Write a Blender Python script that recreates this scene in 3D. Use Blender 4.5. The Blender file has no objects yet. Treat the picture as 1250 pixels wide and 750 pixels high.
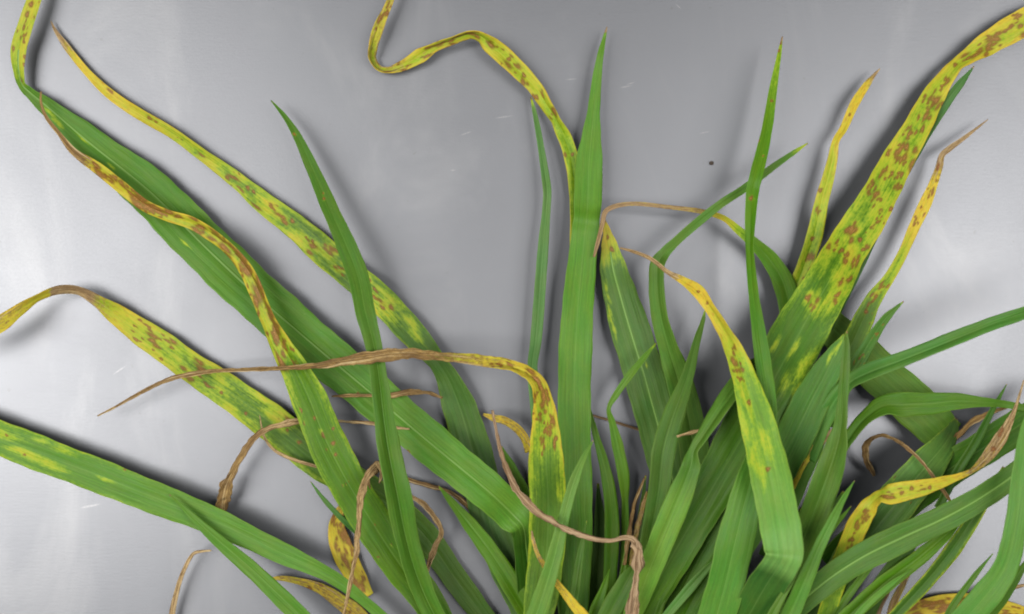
import bpy, math, random
import numpy as np
from mathutils import Vector

sc = bpy.context.scene
COL = sc.collection

# ------------------------------------------------------------------ camera
H = 0.60                       # lens height above the metal sheet (m)
PXM = 4000.0                   # photo pixels per metre on the sheet
cam_d = bpy.data.cameras.new('camera')
cam = bpy.data.objects.new('camera', cam_d)
COL.objects.link(cam)
cam.location = (0, 0, H)
cam.rotation_euler = (0, 0, 0)
cam_d.sensor_fit = 'HORIZONTAL'
cam_d.sensor_width = 36.0
cam_d.lens = 36.0 * H / (1250.0 / PXM)
cam_d.clip_start = 0.01
cam_d.clip_end = 50
cam_d.dof.use_dof = True
cam_d.dof.focus_distance = H - 0.022
cam_d.dof.aperture_fstop = 14.0
sc.camera = cam

# ------------------------------------------------------------------ room light
w = bpy.data.worlds.new('World')
sc.world = w
w.use_nodes = True
w.node_tree.nodes['Background'].inputs[0].default_value = (0.93, 0.96, 1.0, 1)
w.node_tree.nodes['Background'].inputs[1].default_value = 0.26


def area(name, loc, aim, sx, sy, power, colr):
    d = bpy.data.lights.new(name, 'AREA')
    d.shape = 'RECTANGLE'
    d.size, d.size_y, d.energy, d.color = sx, sy, power, colr
    o = bpy.data.objects.new(name, d)
    COL.objects.link(o)
    o.location = loc
    o.rotation_euler = (Vector(aim) - Vector(loc)).to_track_quat('-Z', 'Y').to_euler()
    return o


area('ceiling_lamp_left', (-0.95, 0.02, 2.0), (0, 0, 0), 0.60, 1.2, 48, (1.0, 0.97, 0.93))
area('ceiling_lamp_right', (0.76, -0.04, 2.0), (0, 0, 0), 0.50, 0.9, 27, (1.0, 0.97, 0.93))

sc.view_settings.view_transform = 'Standard'
sc.view_settings.look = 'None'
sc.view_settings.exposure = 0.13
sc.view_settings.gamma = 1.0
sc.render.engine = 'CYCLES'
sc.cycles.max_bounces = 8
sc.cycles.transparent_max_bounces = 8
sc.cycles.filter_width = 1.9


# ------------------------------------------------------------------ node helpers
def new_mat(name):
    m = bpy.data.materials.new(name)
    m.use_nodes = True
    nt = m.node_tree
    nt.nodes.clear()
    return m, nt


class NT:
    def __init__(s, nt):
        s.nt = nt

    def n(s, typ, ins=None, **props):
        nd = s.nt.nodes.new(typ)
        for k, v in props.items():
            setattr(nd, k, v)
        for k, v in (ins or {}).items():
            if isinstance(v, bpy.types.NodeSocket):
                s.nt.links.new(v, nd.inputs[k])
            else:
                nd.inputs[k].default_value = v
        return nd

    def math(s, op, a, b=None, c=None, clamp=False):
        d = {0: a}
        if b is not None:
            d[1] = b
        if c is not None:
            d[2] = c
        return s.n('ShaderNodeMath', d, operation=op, use_clamp=clamp).outputs[0]

    def ramp(s, x, lo, hi, a=0.0, b=1.0):
        return s.n('ShaderNodeMapRange', {0: x, 1: lo, 2: hi, 3: a, 4: b}, interpolation_type='SMOOTHSTEP').outputs[0]

    def mix(s, f, a, b):
        nd = s.n('ShaderNodeMix', data_type='RGBA')
        for sock, v in ((nd.inputs[0], f), (nd.inputs[6], a), (nd.inputs[7], b)):
            if isinstance(v, bpy.types.NodeSocket):
                s.nt.links.new(v, sock)
            else:
                sock.default_value = v
        return nd.outputs[2]

    def noise(s, vec, scale, detail=3, rough=0.55, dist=0.0):
        return s.n('ShaderNodeTexNoise', {'Vector': vec, 'Scale': scale, 'Detail': detail, 'Roughness': rough,
                                          'Distortion': dist}).outputs[0]


# ------------------------------------------------------------------ metal sheet
def px(x, y, h=0.0):
    """photo pixel + height above the sheet in mm -> world point"""
    f = (H - h / 1000.0) / H
    return np.array([(x - 625.0) / PXM * f, (375.0 - y) / PXM * f, h / 1000.0])


def metal():
    m, nt = new_mat('brushed_metal_sheet')
    t = NT(nt)
    co = t.n('ShaderNodeTexCoord').outputs['Object']
    brush = t.noise(t.n('ShaderNodeMapping', {0: co, 3: (160, 2600, 1)}).outputs[0], 1.0, 2, 0.6)
    grain = t.noise(co, 1500.0, 2, 0.6)
    smudge = t.noise(co, 9.0, 5, 0.6, 0.6)
    smear = t.noise(t.n('ShaderNodeMapping', {0: co, 2: (0, 0, 0.5), 3: (22, 9, 1)}).outputs[0], 1.0, 5, 0.62, 1.2)
    dirt = t.ramp(t.noise(co, 420.0, 2, 0.5), 0.70, 0.80)
    base = t.mix(smudge, (0.097, 0.101, 0.110, 1), (0.112, 0.116, 0.126, 1))
    base = t.mix(t.ramp(smear, 0.46, 0.80, 0.0, 0.42), base, (0.165, 0.168, 0.174, 1))
    base = t.mix(t.math('MULTIPLY', dirt, 0.35), base, (0.075, 0.073, 0.07, 1))
    # short scratches in the finish
    sm = None
    for x, y, ang, ln, wd in ((569, 163, 0.35, 9, 1.1), (764, 106, 0.20, 10, 1.2), (697, 97, 0.1, 9, 1.0), (615, 143, 0.15, 13, 1.3),
                              (553, 208, 0.0, 4, 1.2), (828, 8, -0.7, 6, 0.9), (770, 102, 0.3, 7, 0.9), (212, 612, -0.9, 8, 0.8),
                              (860, 162, 0.2, 8, 0.9), (146, 452, 0.6, 12, 1.2), (110, 618, 0.2, 16, 2.0)):
        p = px(x, y)
        mp = t.n('ShaderNodeMapping', {0: co, 1: (p[0], p[1], 0), 2: (0, 0, ang), 3: (ln / PXM, wd / PXM, 1)}, vector_type='TEXTURE')
        d = t.n('ShaderNodeVectorMath', {0: mp.outputs[0]}, operation='LENGTH').outputs['Value']
        s_ = t.ramp(d, 0.3, 1.0, 1.0, 0.0)
        sm = s_ if sm is None else t.math('MAXIMUM', sm, s_)
    scr = t.math('MULTIPLY', sm, t.ramp(grain, 0.3, 0.6, 0.10, 0.38))
    base = t.mix(scr, base, (0.24, 0.24, 0.24, 1))
    rough = t.math('ADD', t.math('ADD', 0.26, t.math('MULTIPLY', smudge, 0.14)), t.math('MULTIPLY', grain, 0.06))
    hgt = t.math('ADD', t.math('MULTIPLY', brush, 0.35), t.math('MULTIPLY', grain, 0.5))
    bump = t.n('ShaderNodeBump', {'Strength': 0.07, 'Distance': 0.0003, 'Height': hgt})
    bs = t.n('ShaderNodeBsdfPrincipled', {'Base Color': base, 'Metallic': 0.74, 'Roughness': rough, 'Normal': bump.outputs[0]})
    out = t.n('ShaderNodeOutputMaterial', {'Surface': bs.outputs[0]})
    return m


def mesh_obj(name, verts, faces, mat, parent=None, smooth=True):
    me = bpy.data.meshes.new(name)
    me.from_pydata([tuple(v) for v in verts], [], faces)
    me.polygons.foreach_set('use_smooth', [smooth] * len(me.polygons))
    me.materials.append(mat)
    me.update()
    o = bpy.data.objects.new(name, me)
    COL.objects.link(o)
    o.parent = parent
    return o


S = 0.9
sheet = mesh_obj('metal_sheet', [(-S, -S, 0), (S, -S, 0), (S, S, 0), (-S, S, 0), (-S, -S, -.002), (S, -S, -.002), (S, S, -.002), (-S, S, -.002)],
                 [(0, 1, 2, 3), (7, 6, 5, 4), (0, 4, 5, 1), (1, 5, 6, 2), (2, 6, 7, 3), (3, 7, 4, 0)], metal(), smooth=False)
sheet['kind'] = 'structure'


# ------------------------------------------------------------------ leaf material
def leaf_material():
    m, nt = new_mat('wheat_leaf')
    t = NT(nt)
    uv = t.n('ShaderNodeUVMap', uv_map='UVMap').outputs[0]          # (mm along, mm across)
    a1 = t.n('ShaderNodeAttribute', attribute_name='wear')           # yellow, dry, lesion
    sep = t.n('ShaderNodeSeparateColor', {0: a1.outputs['Color']})
    yel, dry, les = sep.outputs[0], sep.outputs[1], sep.outputs[2]
    a2 = t.n('ShaderNodeAttribute', attribute_name='tone')           # blueness, lightness, |across|
    sep2 = t.n('ShaderNodeSeparateColor', {0: a2.outputs['Color']})
    blue, light, acr = sep2.outputs[0], sep2.outputs[1], sep2.outputs[2]
    rnd = t.n('ShaderNodeObjectInfo').outputs['Random']
    off = t.n('ShaderNodeCombineXYZ', {0: t.math('MULTIPLY', rnd, 300.0), 1: t.math('MULTIPLY', rnd, 170.0), 2: 0.0}).outputs[0]
    uvo = t.n('ShaderNodeVectorMath', {0: uv, 1: off}, operation='ADD').outputs[0]
    vein = t.noise(t.n('ShaderNodeMapping', {0: uvo, 3: (0.035, 2.4, 1)}).outputs[0], 1.0, 2, 0.6)
    veinf = t.noise(t.n('ShaderNodeMapping', {0: uvo, 3: (0.06, 6.0, 1)}).outputs[0], 1.0, 1, 0.5)
    blot = t.noise(t.n('ShaderNodeMapping', {0: uvo, 3: (0.10, 0.30, 1)}).outputs[0], 1.0, 4, 0.6, 0.5)
    mott = t.noise(t.n('ShaderNodeMapping', {0: uvo, 3: (0.7, 1.3, 1)}).outputs[0], 1.0, 4, 0.65)
    speck = t.noise(uvo, 3.2, 3, 0.7)
    # green body
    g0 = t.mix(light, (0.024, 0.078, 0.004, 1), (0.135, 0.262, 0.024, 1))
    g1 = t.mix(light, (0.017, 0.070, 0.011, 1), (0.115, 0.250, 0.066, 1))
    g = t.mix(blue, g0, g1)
    hsv = t.n('ShaderNodeHueSaturation', {'Hue': t.ramp(blot, 0.2, 0.8, 0.488, 0.515), 'Saturation': t.ramp(rnd, 0, 1, 1.0, 1.13),
                                          'Value': t.math('MULTIPLY', t.ramp(vein, 0.25, 0.75, 0.89, 1.11), t.math('MULTIPLY', t.ramp(veinf, 0.2, 0.8, 0.88, 1.12), t.math('MULTIPLY', t.ramp(mott, 0.2, 0.8, 0.93, 1.07), t.math('ADD', 0.82, t.math('MULTIPLY', t.math('FRACT', t.math('MULTIPLY', rnd, 37.3)), 0.36))))), 'Color': g})
    g = hsv.outputs[0]
    g = t.mix(t.ramp(acr, 0.0, 0.06, 0.14, 0.0), g, (0.26, 0.40, 0.11, 1))            # pale midrib
    g = t.mix(t.ramp(acr, 0.92, 1.0, 0.0, 0.25), g, (0.26, 0.40, 0.08, 1))            # pale margin
    dust = t.ramp(t.noise(t.n('ShaderNodeMapping', {0: uvo, 3: (0.5, 4.5, 1)}).outputs[0], 1.0, 3, 0.6), 0.62, 0.80, 0.0, 0.30)
    g = t.mix(dust, g, (0.34, 0.42, 0.16, 1))
    # chlorosis
    yv = t.math('ADD', yel, t.math('ADD', t.math('MULTIPLY', t.math('SUBTRACT', mott, 0.5), 0.9), t.math('ADD', t.math('MULTIPLY', t.math('SUBTRACT', blot, 0.5), 0.9), t.math('MULTIPLY', t.math('SUBTRACT', vein, 0.5), 0.7))))
    ym = t.math('MULTIPLY', t.math('MULTIPLY', t.ramp(yv, 0.22, 1.02), t.ramp(yel, 0.02, 0.25)), 0.93)
    lime = t.math('MULTIPLY', t.math('MULTIPLY', t.ramp(yv, -0.05, 0.5), t.ramp(yel, 0.04, 0.4)), 0.75)
    g = t.mix(lime, g, (0.27, 0.42, 0.016, 1))
    yc = t.mix(t.ramp(mott, 0.3, 0.7), (0.60, 0.38, 0.026, 1), (0.45, 0.40, 0.032, 1))
    g = t.mix(ym, g, yc)
    rust = t.noise(t.n('ShaderNodeMapping', {0: uvo, 3: (0.45, 2.2, 1)}).outputs[0], 1.0, 5, 0.7, 0.4)
    rm = t.math('MULTIPLY', t.math('MULTIPLY', t.ramp(rust, 0.47, 0.68), t.ramp(yel, 0.25, 0.8)), 0.72)
    g = t.mix(rm, g, (0.34, 0.165, 0.022, 1))
    # dead tissue
    dv = t.math('ADD', dry, t.math('ADD', t.math('MULTIPLY', t.math('SUBTRACT', mott, 0.5), 0.7), t.math('MULTIPLY', t.math('SUBTRACT', vein, 0.5), 0.6)))
    dm = t.math('MULTIPLY', t.ramp(dv, 0.30, 0.62), t.ramp(dry, 0.02, 0.15))
    d0 = t.mix(t.ramp(vein, 0.32, 0.62), (0.075, 0.042, 0.014, 1), (0.37, 0.25, 0.088, 1))
    d1 = t.mix(t.ramp(mott, 0.35, 0.70), d0, (0.25, 0.152, 0.038, 1))
    d1 = t.mix(t.ramp(blot, 0.45, 0.62, 0.0, 0.7), d1, (0.12, 0.068, 0.024, 1))
    d1 = t.mix(t.ramp(veinf, 0.48, 0.60, 0.0, 0.75), d1, (0.10, 0.045, 0.015, 1))
    dryc = t.mix(light, d1, t.mix(t.ramp(veinf, 0.40, 0.62), (0.50, 0.37, 0.19, 1), (0.19, 0.11, 0.042, 1)))
    dryc = t.mix(t.ramp(rust, 0.47, 0.62, 0.0, 0.75), dryc, (0.12, 0.070, 0.026, 1))
    dryc = t.mix(t.ramp(vein, 0.56, 0.68, 0.0, 0.6), dryc, (0.56, 0.45, 0.25, 1))
    dryc = t.mix(blue, dryc, t.mix(t.ramp(vein, 0.42, 0.58), (0.40, 0.29, 0.18, 1), (0.11, 0.058, 0.034, 1)))
    g = t.mix(dm, g, dryc)
    # lesions: tan-brown centre with a darker rim
    lv = t.math('ADD', les, t.math('ADD', t.math('MULTIPLY', t.math('SUBTRACT', speck, 0.5), 0.5), t.math('MULTIPLY', t.math('SUBTRACT', vein, 0.5), 0.35)))
    lm = t.math('MULTIPLY', t.ramp(lv, 0.18, 0.78), t.ramp(les, 0.03, 0.3))
    lc = t.mix(t.ramp(lv, 0.60, 1.0), (0.130, 0.038, 0.009, 1), t.mix(t.ramp(speck, 0.35, 0.65), (0.15, 0.045, 0.012, 1), (0.36, 0.155, 0.05, 1)))
    g = t.mix(t.math('MULTIPLY', lm, 0.86), g, lc)
    hgt = t.math('ADD', t.math('MULTIPLY', vein, 1.0), t.math('ADD', t.math('MULTIPLY', veinf, 0.5), t.math('MULTIPLY', t.math('MULTIPLY', dm, t.math('ADD', mott, rust)), 2.5)))
    bump = t.n('ShaderNodeBump', {'Strength': 0.55, 'Distance': 0.00025, 'Height': hgt})
    rough = t.math('ADD', t.math('ADD', 0.46, t.math('MULTIPLY', mott, 0.12)), t.math('MULTIPLY', dm, 0.25))
    bs = t.n('ShaderNodeBsdfPrincipled', {'Base Color': g, 'Roughness': rough, 'Specular IOR Level': 0.24, 'Normal': bump.outputs[0]})
    trc = t.n('ShaderNodeHueSaturation', {'Hue': 0.49, 'Saturation': 1.1, 'Value': 1.5, 'Color': g}).outputs[0]
    tr = t.n('ShaderNodeBsdfTranslucent', {'Color': trc, 'Normal': bump.outputs[0]})
    mx = t.n('ShaderNodeMixShader', {0: t.math('MULTIPLY', t.math('SUBTRACT', 1.0, t.math('MULTIPLY', dm, 0.6)), 0.15), 1: bs.outputs[0], 2: tr.outputs[0]})
    t.n('ShaderNodeOutputMaterial', {'Surface': mx.outputs[0]})
    return m


LEAF = leaf_material()

# ------------------------------------------------------------------ the plant
plant = bpy.data.objects.new('wheat_plant', None)
COL.objects.link(plant)
plant.location = px(790, 1040, 0)
plant['label'] = 'tuft of green wheat leaves with yellow brown-spotted and withered blades on grey metal'
plant['category'] = 'plant'
PLANT_LOC = Vector(plant.location)
CROWN = (790, 1040, 16)


def smooth_curve(P, step):
    """centripetal Catmull-Rom through rows of P (first two columns are pixels), resampled every `step` px"""
    P = np.array(P, float)
    k = len(P)
    ext = np.vstack([2 * P[0] - P[1], P, 2 * P[-1] - P[-2]])
    dense = []
    for i in range(1, k):
        p0, p1, p2, p3 = ext[i - 1], ext[i], ext[i + 1], ext[i + 2]
        def dt(a, b):
            return max(1e-3, (np.linalg.norm((b - a)[:3] * np.array([1, 1, 4])) ** 0.5))
        t0 = 0; t1 = t0 + dt(p0, p1); t2 = t1 + dt(p1, p2); t3 = t2 + dt(p2, p3)
        n = max(4, int(np.linalg.norm((p2 - p1)[:3] * np.array([1, 1, 4])) / 1.5))
        for tt in np.linspace(t1, t2, n, endpoint=False):
            A1 = (t1 - tt) / (t1 - t0) * p0 + (tt - t0) / (t1 - t0) * p1
            A2 = (t2 - tt) / (t2 - t1) * p1 + (tt - t1) / (t2 - t1) * p2
            A3 = (t3 - tt) / (t3 - t2) * p2 + (tt - t2) / (t3 - t2) * p3
            B1 = (t2 - tt) / (t2 - t0) * A1 + (tt - t0) / (t2 - t0) * A2
            B2 = (t3 - tt) / (t3 - t1) * A2 + (tt - t1) / (t3 - t1) * A3
            c = (t2 - tt) / (t2 - t1) * B1 + (tt - t1) / (t2 - t1) * B2
            # width, roll: monotone (linear) to avoid overshoot
            f = (tt - t1) / (t2 - t1)
            f = f * f * (3 - 2 * f) * 0.5 + f * 0.5
            c[3:] = p1[3:] * (1 - f) + p2[3:] * f
            dense.append(c)
    dense.append(P[-1])
    D = np.array(dense)
    seg = np.linalg.norm(np.diff(D[:, :3] * np.array([1, 1, 4]), axis=0), axis=1)
    s = np.concatenate([[0], np.cumsum(seg)])
    n = max(8, int(s[-1] / step))
    q = np.linspace(0, s[-1], n + 1)
    return np.stack([np.interp(q, s, D[:, c]) for c in range(D.shape[1])], 1), q


def prof(spec, t):
    if isinstance(spec, (int, float)):
        return np.full_like(t, float(spec))
    a = np.array(spec, float)
    return np.interp(t, a[:, 0], a[:, 1])


COUNT = [0]


def leaf(pts, label=None, name='leaf', yel=0.0, dry=0.0, edge=0.0, blue=0.3, light=0.45, fold=0.16, wave=0.02,
         spots=None, marks=(), patches=None, ypatch=(), rough=0.0, midrib=False, crown=False, seed=None):
    """one blade, base to tip. pts: (px, py, height mm, width px[, roll deg])"""
    COUNT[0] += 1
    rg = np.random.default_rng(seed if seed is not None else 100 + COUNT[0])
    P = [tuple(p) + (0,) * (5 - len(p)) for p in pts]
    if crown:
        b, c = P[0], P[1]
        d = np.array([b[0] - c[0], b[1] - c[1]], float)
        d /= np.linalg.norm(d)
        jx, jy = rg.uniform(-28, 28), rg.uniform(-25, 25)
        m = (b[0] + d[0] * 70, b[1] + d[1] * 70)
        cx, cy = CROWN[0] + jx, CROWN[1] + jy
        mid = (0.45 * m[0] + 0.55 * cx, 0.45 * max(m[1], b[1]) + 0.55 * cy - 30)
        m1 = (0.6 * m[0] + 0.4 * (0.5 * b[0] + 0.5 * mid[0]), 0.6 * m[1] + 0.4 * (0.5 * b[1] + 0.5 * mid[1]))
        P = [(cx, cy, CROWN[2] + rg.uniform(-8, 12), 13, 0), (mid[0], mid[1], 0.45 * b[2] + 0.55 * CROWN[2], min(b[3], 24) * 0.9, 0),
             (m1[0], m1[1], b[2] * 0.9 + 2, b[3], b[4])] + P
    maxw = max(p[3] for p in P)
    fine = bool(spots or marks)
    C, q = smooth_curve(P, 1.7 if fine else 2.6)
    n = len(C)
    t = q / q[-1]
    base_t0 = 0.0
    if crown:                                    # colour profiles run over the traced part only
        dd = np.hypot(C[:, 0] - pts[0][0], C[:, 1] - pts[0][1])
        base_t0 = t[int(np.argmin(dd))]
    tc = np.clip((t - base_t0) / (1 - base_t0), 0, 1)
    pos = np.array([px(c[0], c[1], c[2]) for c in C])
    T = np.gradient(pos, axis=0)
    T /= np.linalg.norm(T, axis=1)[:, None] + 1e-12
    kx = np.ones(5) / 5.0
    up = np.array([0, 0, 1.0])
    Sd = np.cross(T, up)
    L = np.linalg.norm(Sd, axis=1)
    for i in range(n):                           # steep bits keep the previous side vector
        if L[i] < 0.12 and i:
            Sd[i] = Sd[i - 1] * 1.0
        else:
            Sd[i] /= L[i] + 1e-12
    for c in range(3):
        Sd[:, c] = np.convolve(np.pad(Sd[:, c], 2, mode='edge'), kx, 'valid')
    Sd /= np.linalg.norm(Sd, axis=1)[:, None] + 1e-12
    N = np.cross(Sd, T)
    N /= np.linalg.norm(N, axis=1)[:, None] + 1e-12
    smm_ = q / PXM * 1000
    tw = np.clip(rough, 0, .2) * 70 * np.clip(prof(dry, tc) * 1.4, 0, 1)
    r = np.radians(C[:, 4] + tw * (np.sin(smm_ * 0.21 + COUNT[0]) + 0.5 * np.sin(smm_ * 0.47 + 2 * COUNT[0])))
    S2 = np.cos(r)[:, None] * Sd + np.sin(r)[:, None] * N
    N2 = -np.sin(r)[:, None] * Sd + np.cos(r)[:, None] * N
    half = 0.5 * C[:, 3] / PXM * (H - C[:, 2] / 1000) / H
    m = int(np.clip(maxw / (1.6 if fine else 2.4), 8 if fine else 6, 38 if fine else 22))
    m += m % 2
    v = np.linspace(-1, 1, m + 1)
    smm = q / PXM * 1000                         # mm along
    ph = rg.uniform(0, 6.28, 8)
    # gentle width irregularity, edge ripple and lengthwise buckling
    rough = rough * np.clip(prof(dry, tc) * 1.6, 0, 1)
    def rn(sp):
        kn = np.arange(-1, smm[-1] / sp + 3)
        y_ = rg.normal(0, 0.6, len(kn))
        return np.interp(smm / sp + rg.uniform(0, 1), kn, y_)
    wob = 1 + 0.018 * np.sin(smm * 0.31 + ph[1]) + 0.012 * np.sin(smm * 0.83 + ph[2]) + rough * (1.0 * rn(4.5) + 0.6 * rn(1.6))
    wl = 1 + rough * (1.2 * rn(2.2) + 0.5 * rn(0.9)); wr = 1 + rough * (1.2 * rn(2.6) + 0.5 * rn(0.9))
    rl = [rn(2.0), rn(1.4), rn(3.0)]
    V, WEAR, TONE, UV, PXY = [], [], [], [], []
    yl, dr = prof(yel, tc), prof(dry, tc)
    dr = np.maximum(dr, np.clip((tc - 0.984) / 0.012, 0, 1) * rg.uniform(0.35, 0.9))
    yl = np.maximum(yl, np.clip((tc - 0.95) / 0.05, 0, 1) * rg.uniform(0.1, 0.5))
    ed, fo = prof(edge, tc), prof(fold, tc)
    bl, li = prof(blue, tc), prof(light, tc)
    hw = half * wob
    av = np.abs(v)
    for j, vj in enumerate(v):
        k = hw * vj * (wl if vj < 0 else wr)
        lift = hw * (fo * (av[j] - 0.5 * av[j] ** 2) * 1.3
                     + wave * 6 * av[j] ** 2 * np.sin(smm * 0.22 + ph[3] + (1.6 if vj > 0 else 0))
                     + rough * 2.2 * (rl[0] * math.sin(vj * 2.1 + ph[4]) + rl[1] * math.cos(vj * 4.3 + ph[6]) + 0.6 * rl[2] * vj) + 0.010 * np.sin(vj * 17 + ph[5]))
        p = pos + S2 * k[:, None] + N2 * lift[:, None]
        V.append(p)
    V = np.array(V).transpose(1, 0, 2)            # n, m+1, 3
    V[:, :, 2] = np.maximum(V[:, :, 2], 0.0006)   # never below the metal
    f = H / (H - V[:, :, 2])
    PX = V[:, :, 0] * f * PXM + 625
    PY = 375 - V[:, :, 1] * f * PXM
    U = np.repeat(smm[:, None], m + 1, 1)
    VV = half[:, None] * 1000 * v[None, :]
    Y = np.repeat(yl[:, None], m + 1, 1) + ed[:, None] * (av[None, :] ** 3)
    D = np.repeat(dr[:, None], m + 1, 1)
    Ls = np.zeros_like(Y)

    def blob(u0, v0, ru, rv, amp_l, amp_y, amp_d=0.0):
        du, dv = (U - u0) / ru, (VV - v0) / rv
        th = np.arctan2(dv, du)
        q_ = rg.uniform(0, 6.28, 3)
        d2 = np.sqrt(du ** 2 + dv ** 2) * (1 + 0.14 * np.sin(2 * th + q_[0]) + 0.11 * np.sin(3 * th + q_[1]) + 0.05 * np.sin(5 * th + q_[2]))
        nonlocal Y, Ls, D
        if amp_l:
            Ls = np.maximum(Ls, amp_l * np.clip(1.15 - d2 * 0.85, 0, 1))
        if amp_y:
            Y = np.maximum(Y, amp_y * np.clip(1.15 - d2 * 0.5, 0, 1))
        if amp_d:
            D = np.maximum(D, amp_d * np.clip(1.5 - d2 * 0.7, 0, 1))

    def nearest(x, y):
        i, j = np.unravel_index(np.argmin((PX - x) ** 2 + (PY - y) ** 2), PX.shape)
        return U[i, j], VV[i, j]

    for (x, y, rad) in marks:
        u0, v0 = nearest(x, y)
        if rad < 1:
            continue
        rr = rad / 4
        if rad < 4.5:
            blob(u0, v0, rr * rg.uniform(0.9, 1.3), rr * 0.8, 1.0, 0.0)
            blob(u0, v0, rr * 0.9, rr * 0.7, 0, 0.35)
            continue
        for _ in range(int(2 + rad * 0.55)):
            k_ = rr * rg.uniform(0.28, 0.66)
            blob(u0 + rg.normal(0, rr * 0.75), v0 + rg.normal(0, rr * 0.42), k_ * rg.uniform(1.1, 2.4), k_ * 0.75, rg.uniform(0.75, 1.0), 0.0)
        blob(u0, v0, rr * 1.4, rr * 0.8, 0.38, 0.5)
    for (x, y, rad) in ypatch:
        u0, v0 = nearest(x, y)
        blob(u0, v0, rad / 4 * 2.0, rad / 4 * 0.5, 0, 0.44)
    def scatter(cnt, ta, tb):
        for _ in range(cnt):
            tt = base_t0 + (1 - base_t0) * rg.uniform(ta, tb)
            i = int(tt * (n - 1))
            yield smm[i], rg.uniform(-0.85, 0.85) * half[i] * 1000, half[i] * 1000
    if spots:
        for (cnt, ta, tb, ra, rb) in spots:
            for u0, v0, hh in scatter(cnt, ta, tb):
                rad = (ra * 0.6 + (rb * 1.15 - ra * 0.6) * rg.uniform(0, 1) ** 2.0) / 4
                for _ in range(int(rg.integers(1, 4))):
                    k_ = rad * rg.uniform(0.55, 1.05)
                    blob(u0 + rg.normal(0, rad * 0.9), v0 + rg.normal(0, rad * 0.4), k_ * rg.uniform(1.1, 2.8), min(k_ * 0.75, hh * 0.7), rg.uniform(0.75, 1.0), 0.0)
                blob(u0, v0, rad * 1.3, rad * 0.8, 0, 0.30)
    if patches:
        for (cnt, ta, tb, ra, rb) in patches:
            for u0, v0, hh in scatter(cnt, ta, tb):
                rad = rg.uniform(ra, rb) / 4
                blob(u0, v0, rad * 2.0, rad * 0.7, 0, rg.uniform(0.45, 0.7))
    nv = n * (m + 1)
    idx = np.arange(nv).reshape(n, m + 1)
    F = np.stack([idx[:-1, :-1], idx[:-1, 1:], idx[1:, 1:], idx[1:, :-1]], -1).reshape(-1, 4)
    me = bpy.data.meshes.new(name)
    co = V.reshape(-1, 3) - np.array(PLANT_LOC)
    me.vertices.add(nv)
    me.vertices.foreach_set('co', co.astype(np.float32).ravel())
    me.loops.add(F.size)
    me.loops.foreach_set('vertex_index', F.astype(np.int32).ravel())
    me.polygons.add(len(F))
    me.polygons.foreach_set('loop_start', np.arange(0, F.size, 4, dtype=np.int32))
    me.polygons.foreach_set('use_smooth', np.ones(len(F), bool))
    me.update(calc_edges=True)
    uvl = me.uv_layers.new(name='UVMap')
    uvd = np.stack([U, VV], -1).reshape(-1, 2)[F.ravel()]
    uvl.data.foreach_set('uv', uvd.astype(np.float32).ravel())
    one = np.ones_like(Y)
    w_ = np.stack([np.clip(Y, 0, 1), np.clip(D, 0, 1), np.clip(Ls, 0, 1), one], -1).reshape(-1, 4)
    t_ = np.stack([np.repeat(bl[:, None], m + 1, 1), np.repeat(li[:, None], m + 1, 1), np.repeat(av[None, :], n, 0), one], -1).reshape(-1, 4)
    for nm, dat in (('wear', w_), ('tone', t_)):
        at = me.attributes.new(nm, 'FLOAT_COLOR', 'POINT')
        at.data.foreach_set('color', dat.astype(np.float32).ravel())
    me.materials.append(LEAF)
    me.validate()
    o = bpy.data.objects.new(name, me)
    COL.objects.link(o)
    o.parent = plant
    sm = o.modifiers.new('blade_thickness', 'SOLIDIFY')
    sm.thickness = 0.00022
    sm.offset = 0
    sm.use_rim = True
    if label:
        o['label'] = label
    if midrib:
        i0, i1 = int(n * base_t0), int(n * 0.93)
        vv, ff = [], []
        for i in range(i0, i1, 3):
            c = V[i, m // 2] - np.array(PLANT_LOC)
            ww = min(0.00035, half[i] * 0.16)
            for a, b in ((-1.0, 0.00012), (-0.45, 0.00034), (0.45, 0.00034), (1.0, 0.00012)):
                vv.append(c + S2[i] * ww * a + N2[i] * b)
        for i in range(len(vv) // 4 - 1):
            for k in range(3):
                ff.append((i * 4 + k, i * 4 + k + 1, i * 4 + k + 5, i * 4 + k + 4))
        mesh_obj('midrib', vv, ff, RIB, o)
    return o


def rib_material():
    m, nt = new_mat('leaf_midrib')
    t = NT(nt)
    co = t.n('ShaderNodeTexCoord').outputs['Object']
    c = t.mix(t.noise(co, 120, 3), (0.075, 0.175, 0.018, 1), (0.13, 0.25, 0.035, 1))
    bs = t.n('ShaderNodeBsdfPrincipled', {'Base Color': c, 'Roughness': 0.5})
    t.n('ShaderNodeOutputMaterial', {'Surface': bs.outputs[0]})
    return m


RIB = rib_material()
DL = dict(name='dry_leaf', rough=0.24, fold=0.3, dry=1.0, light=0.3, blue=0.0)

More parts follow.
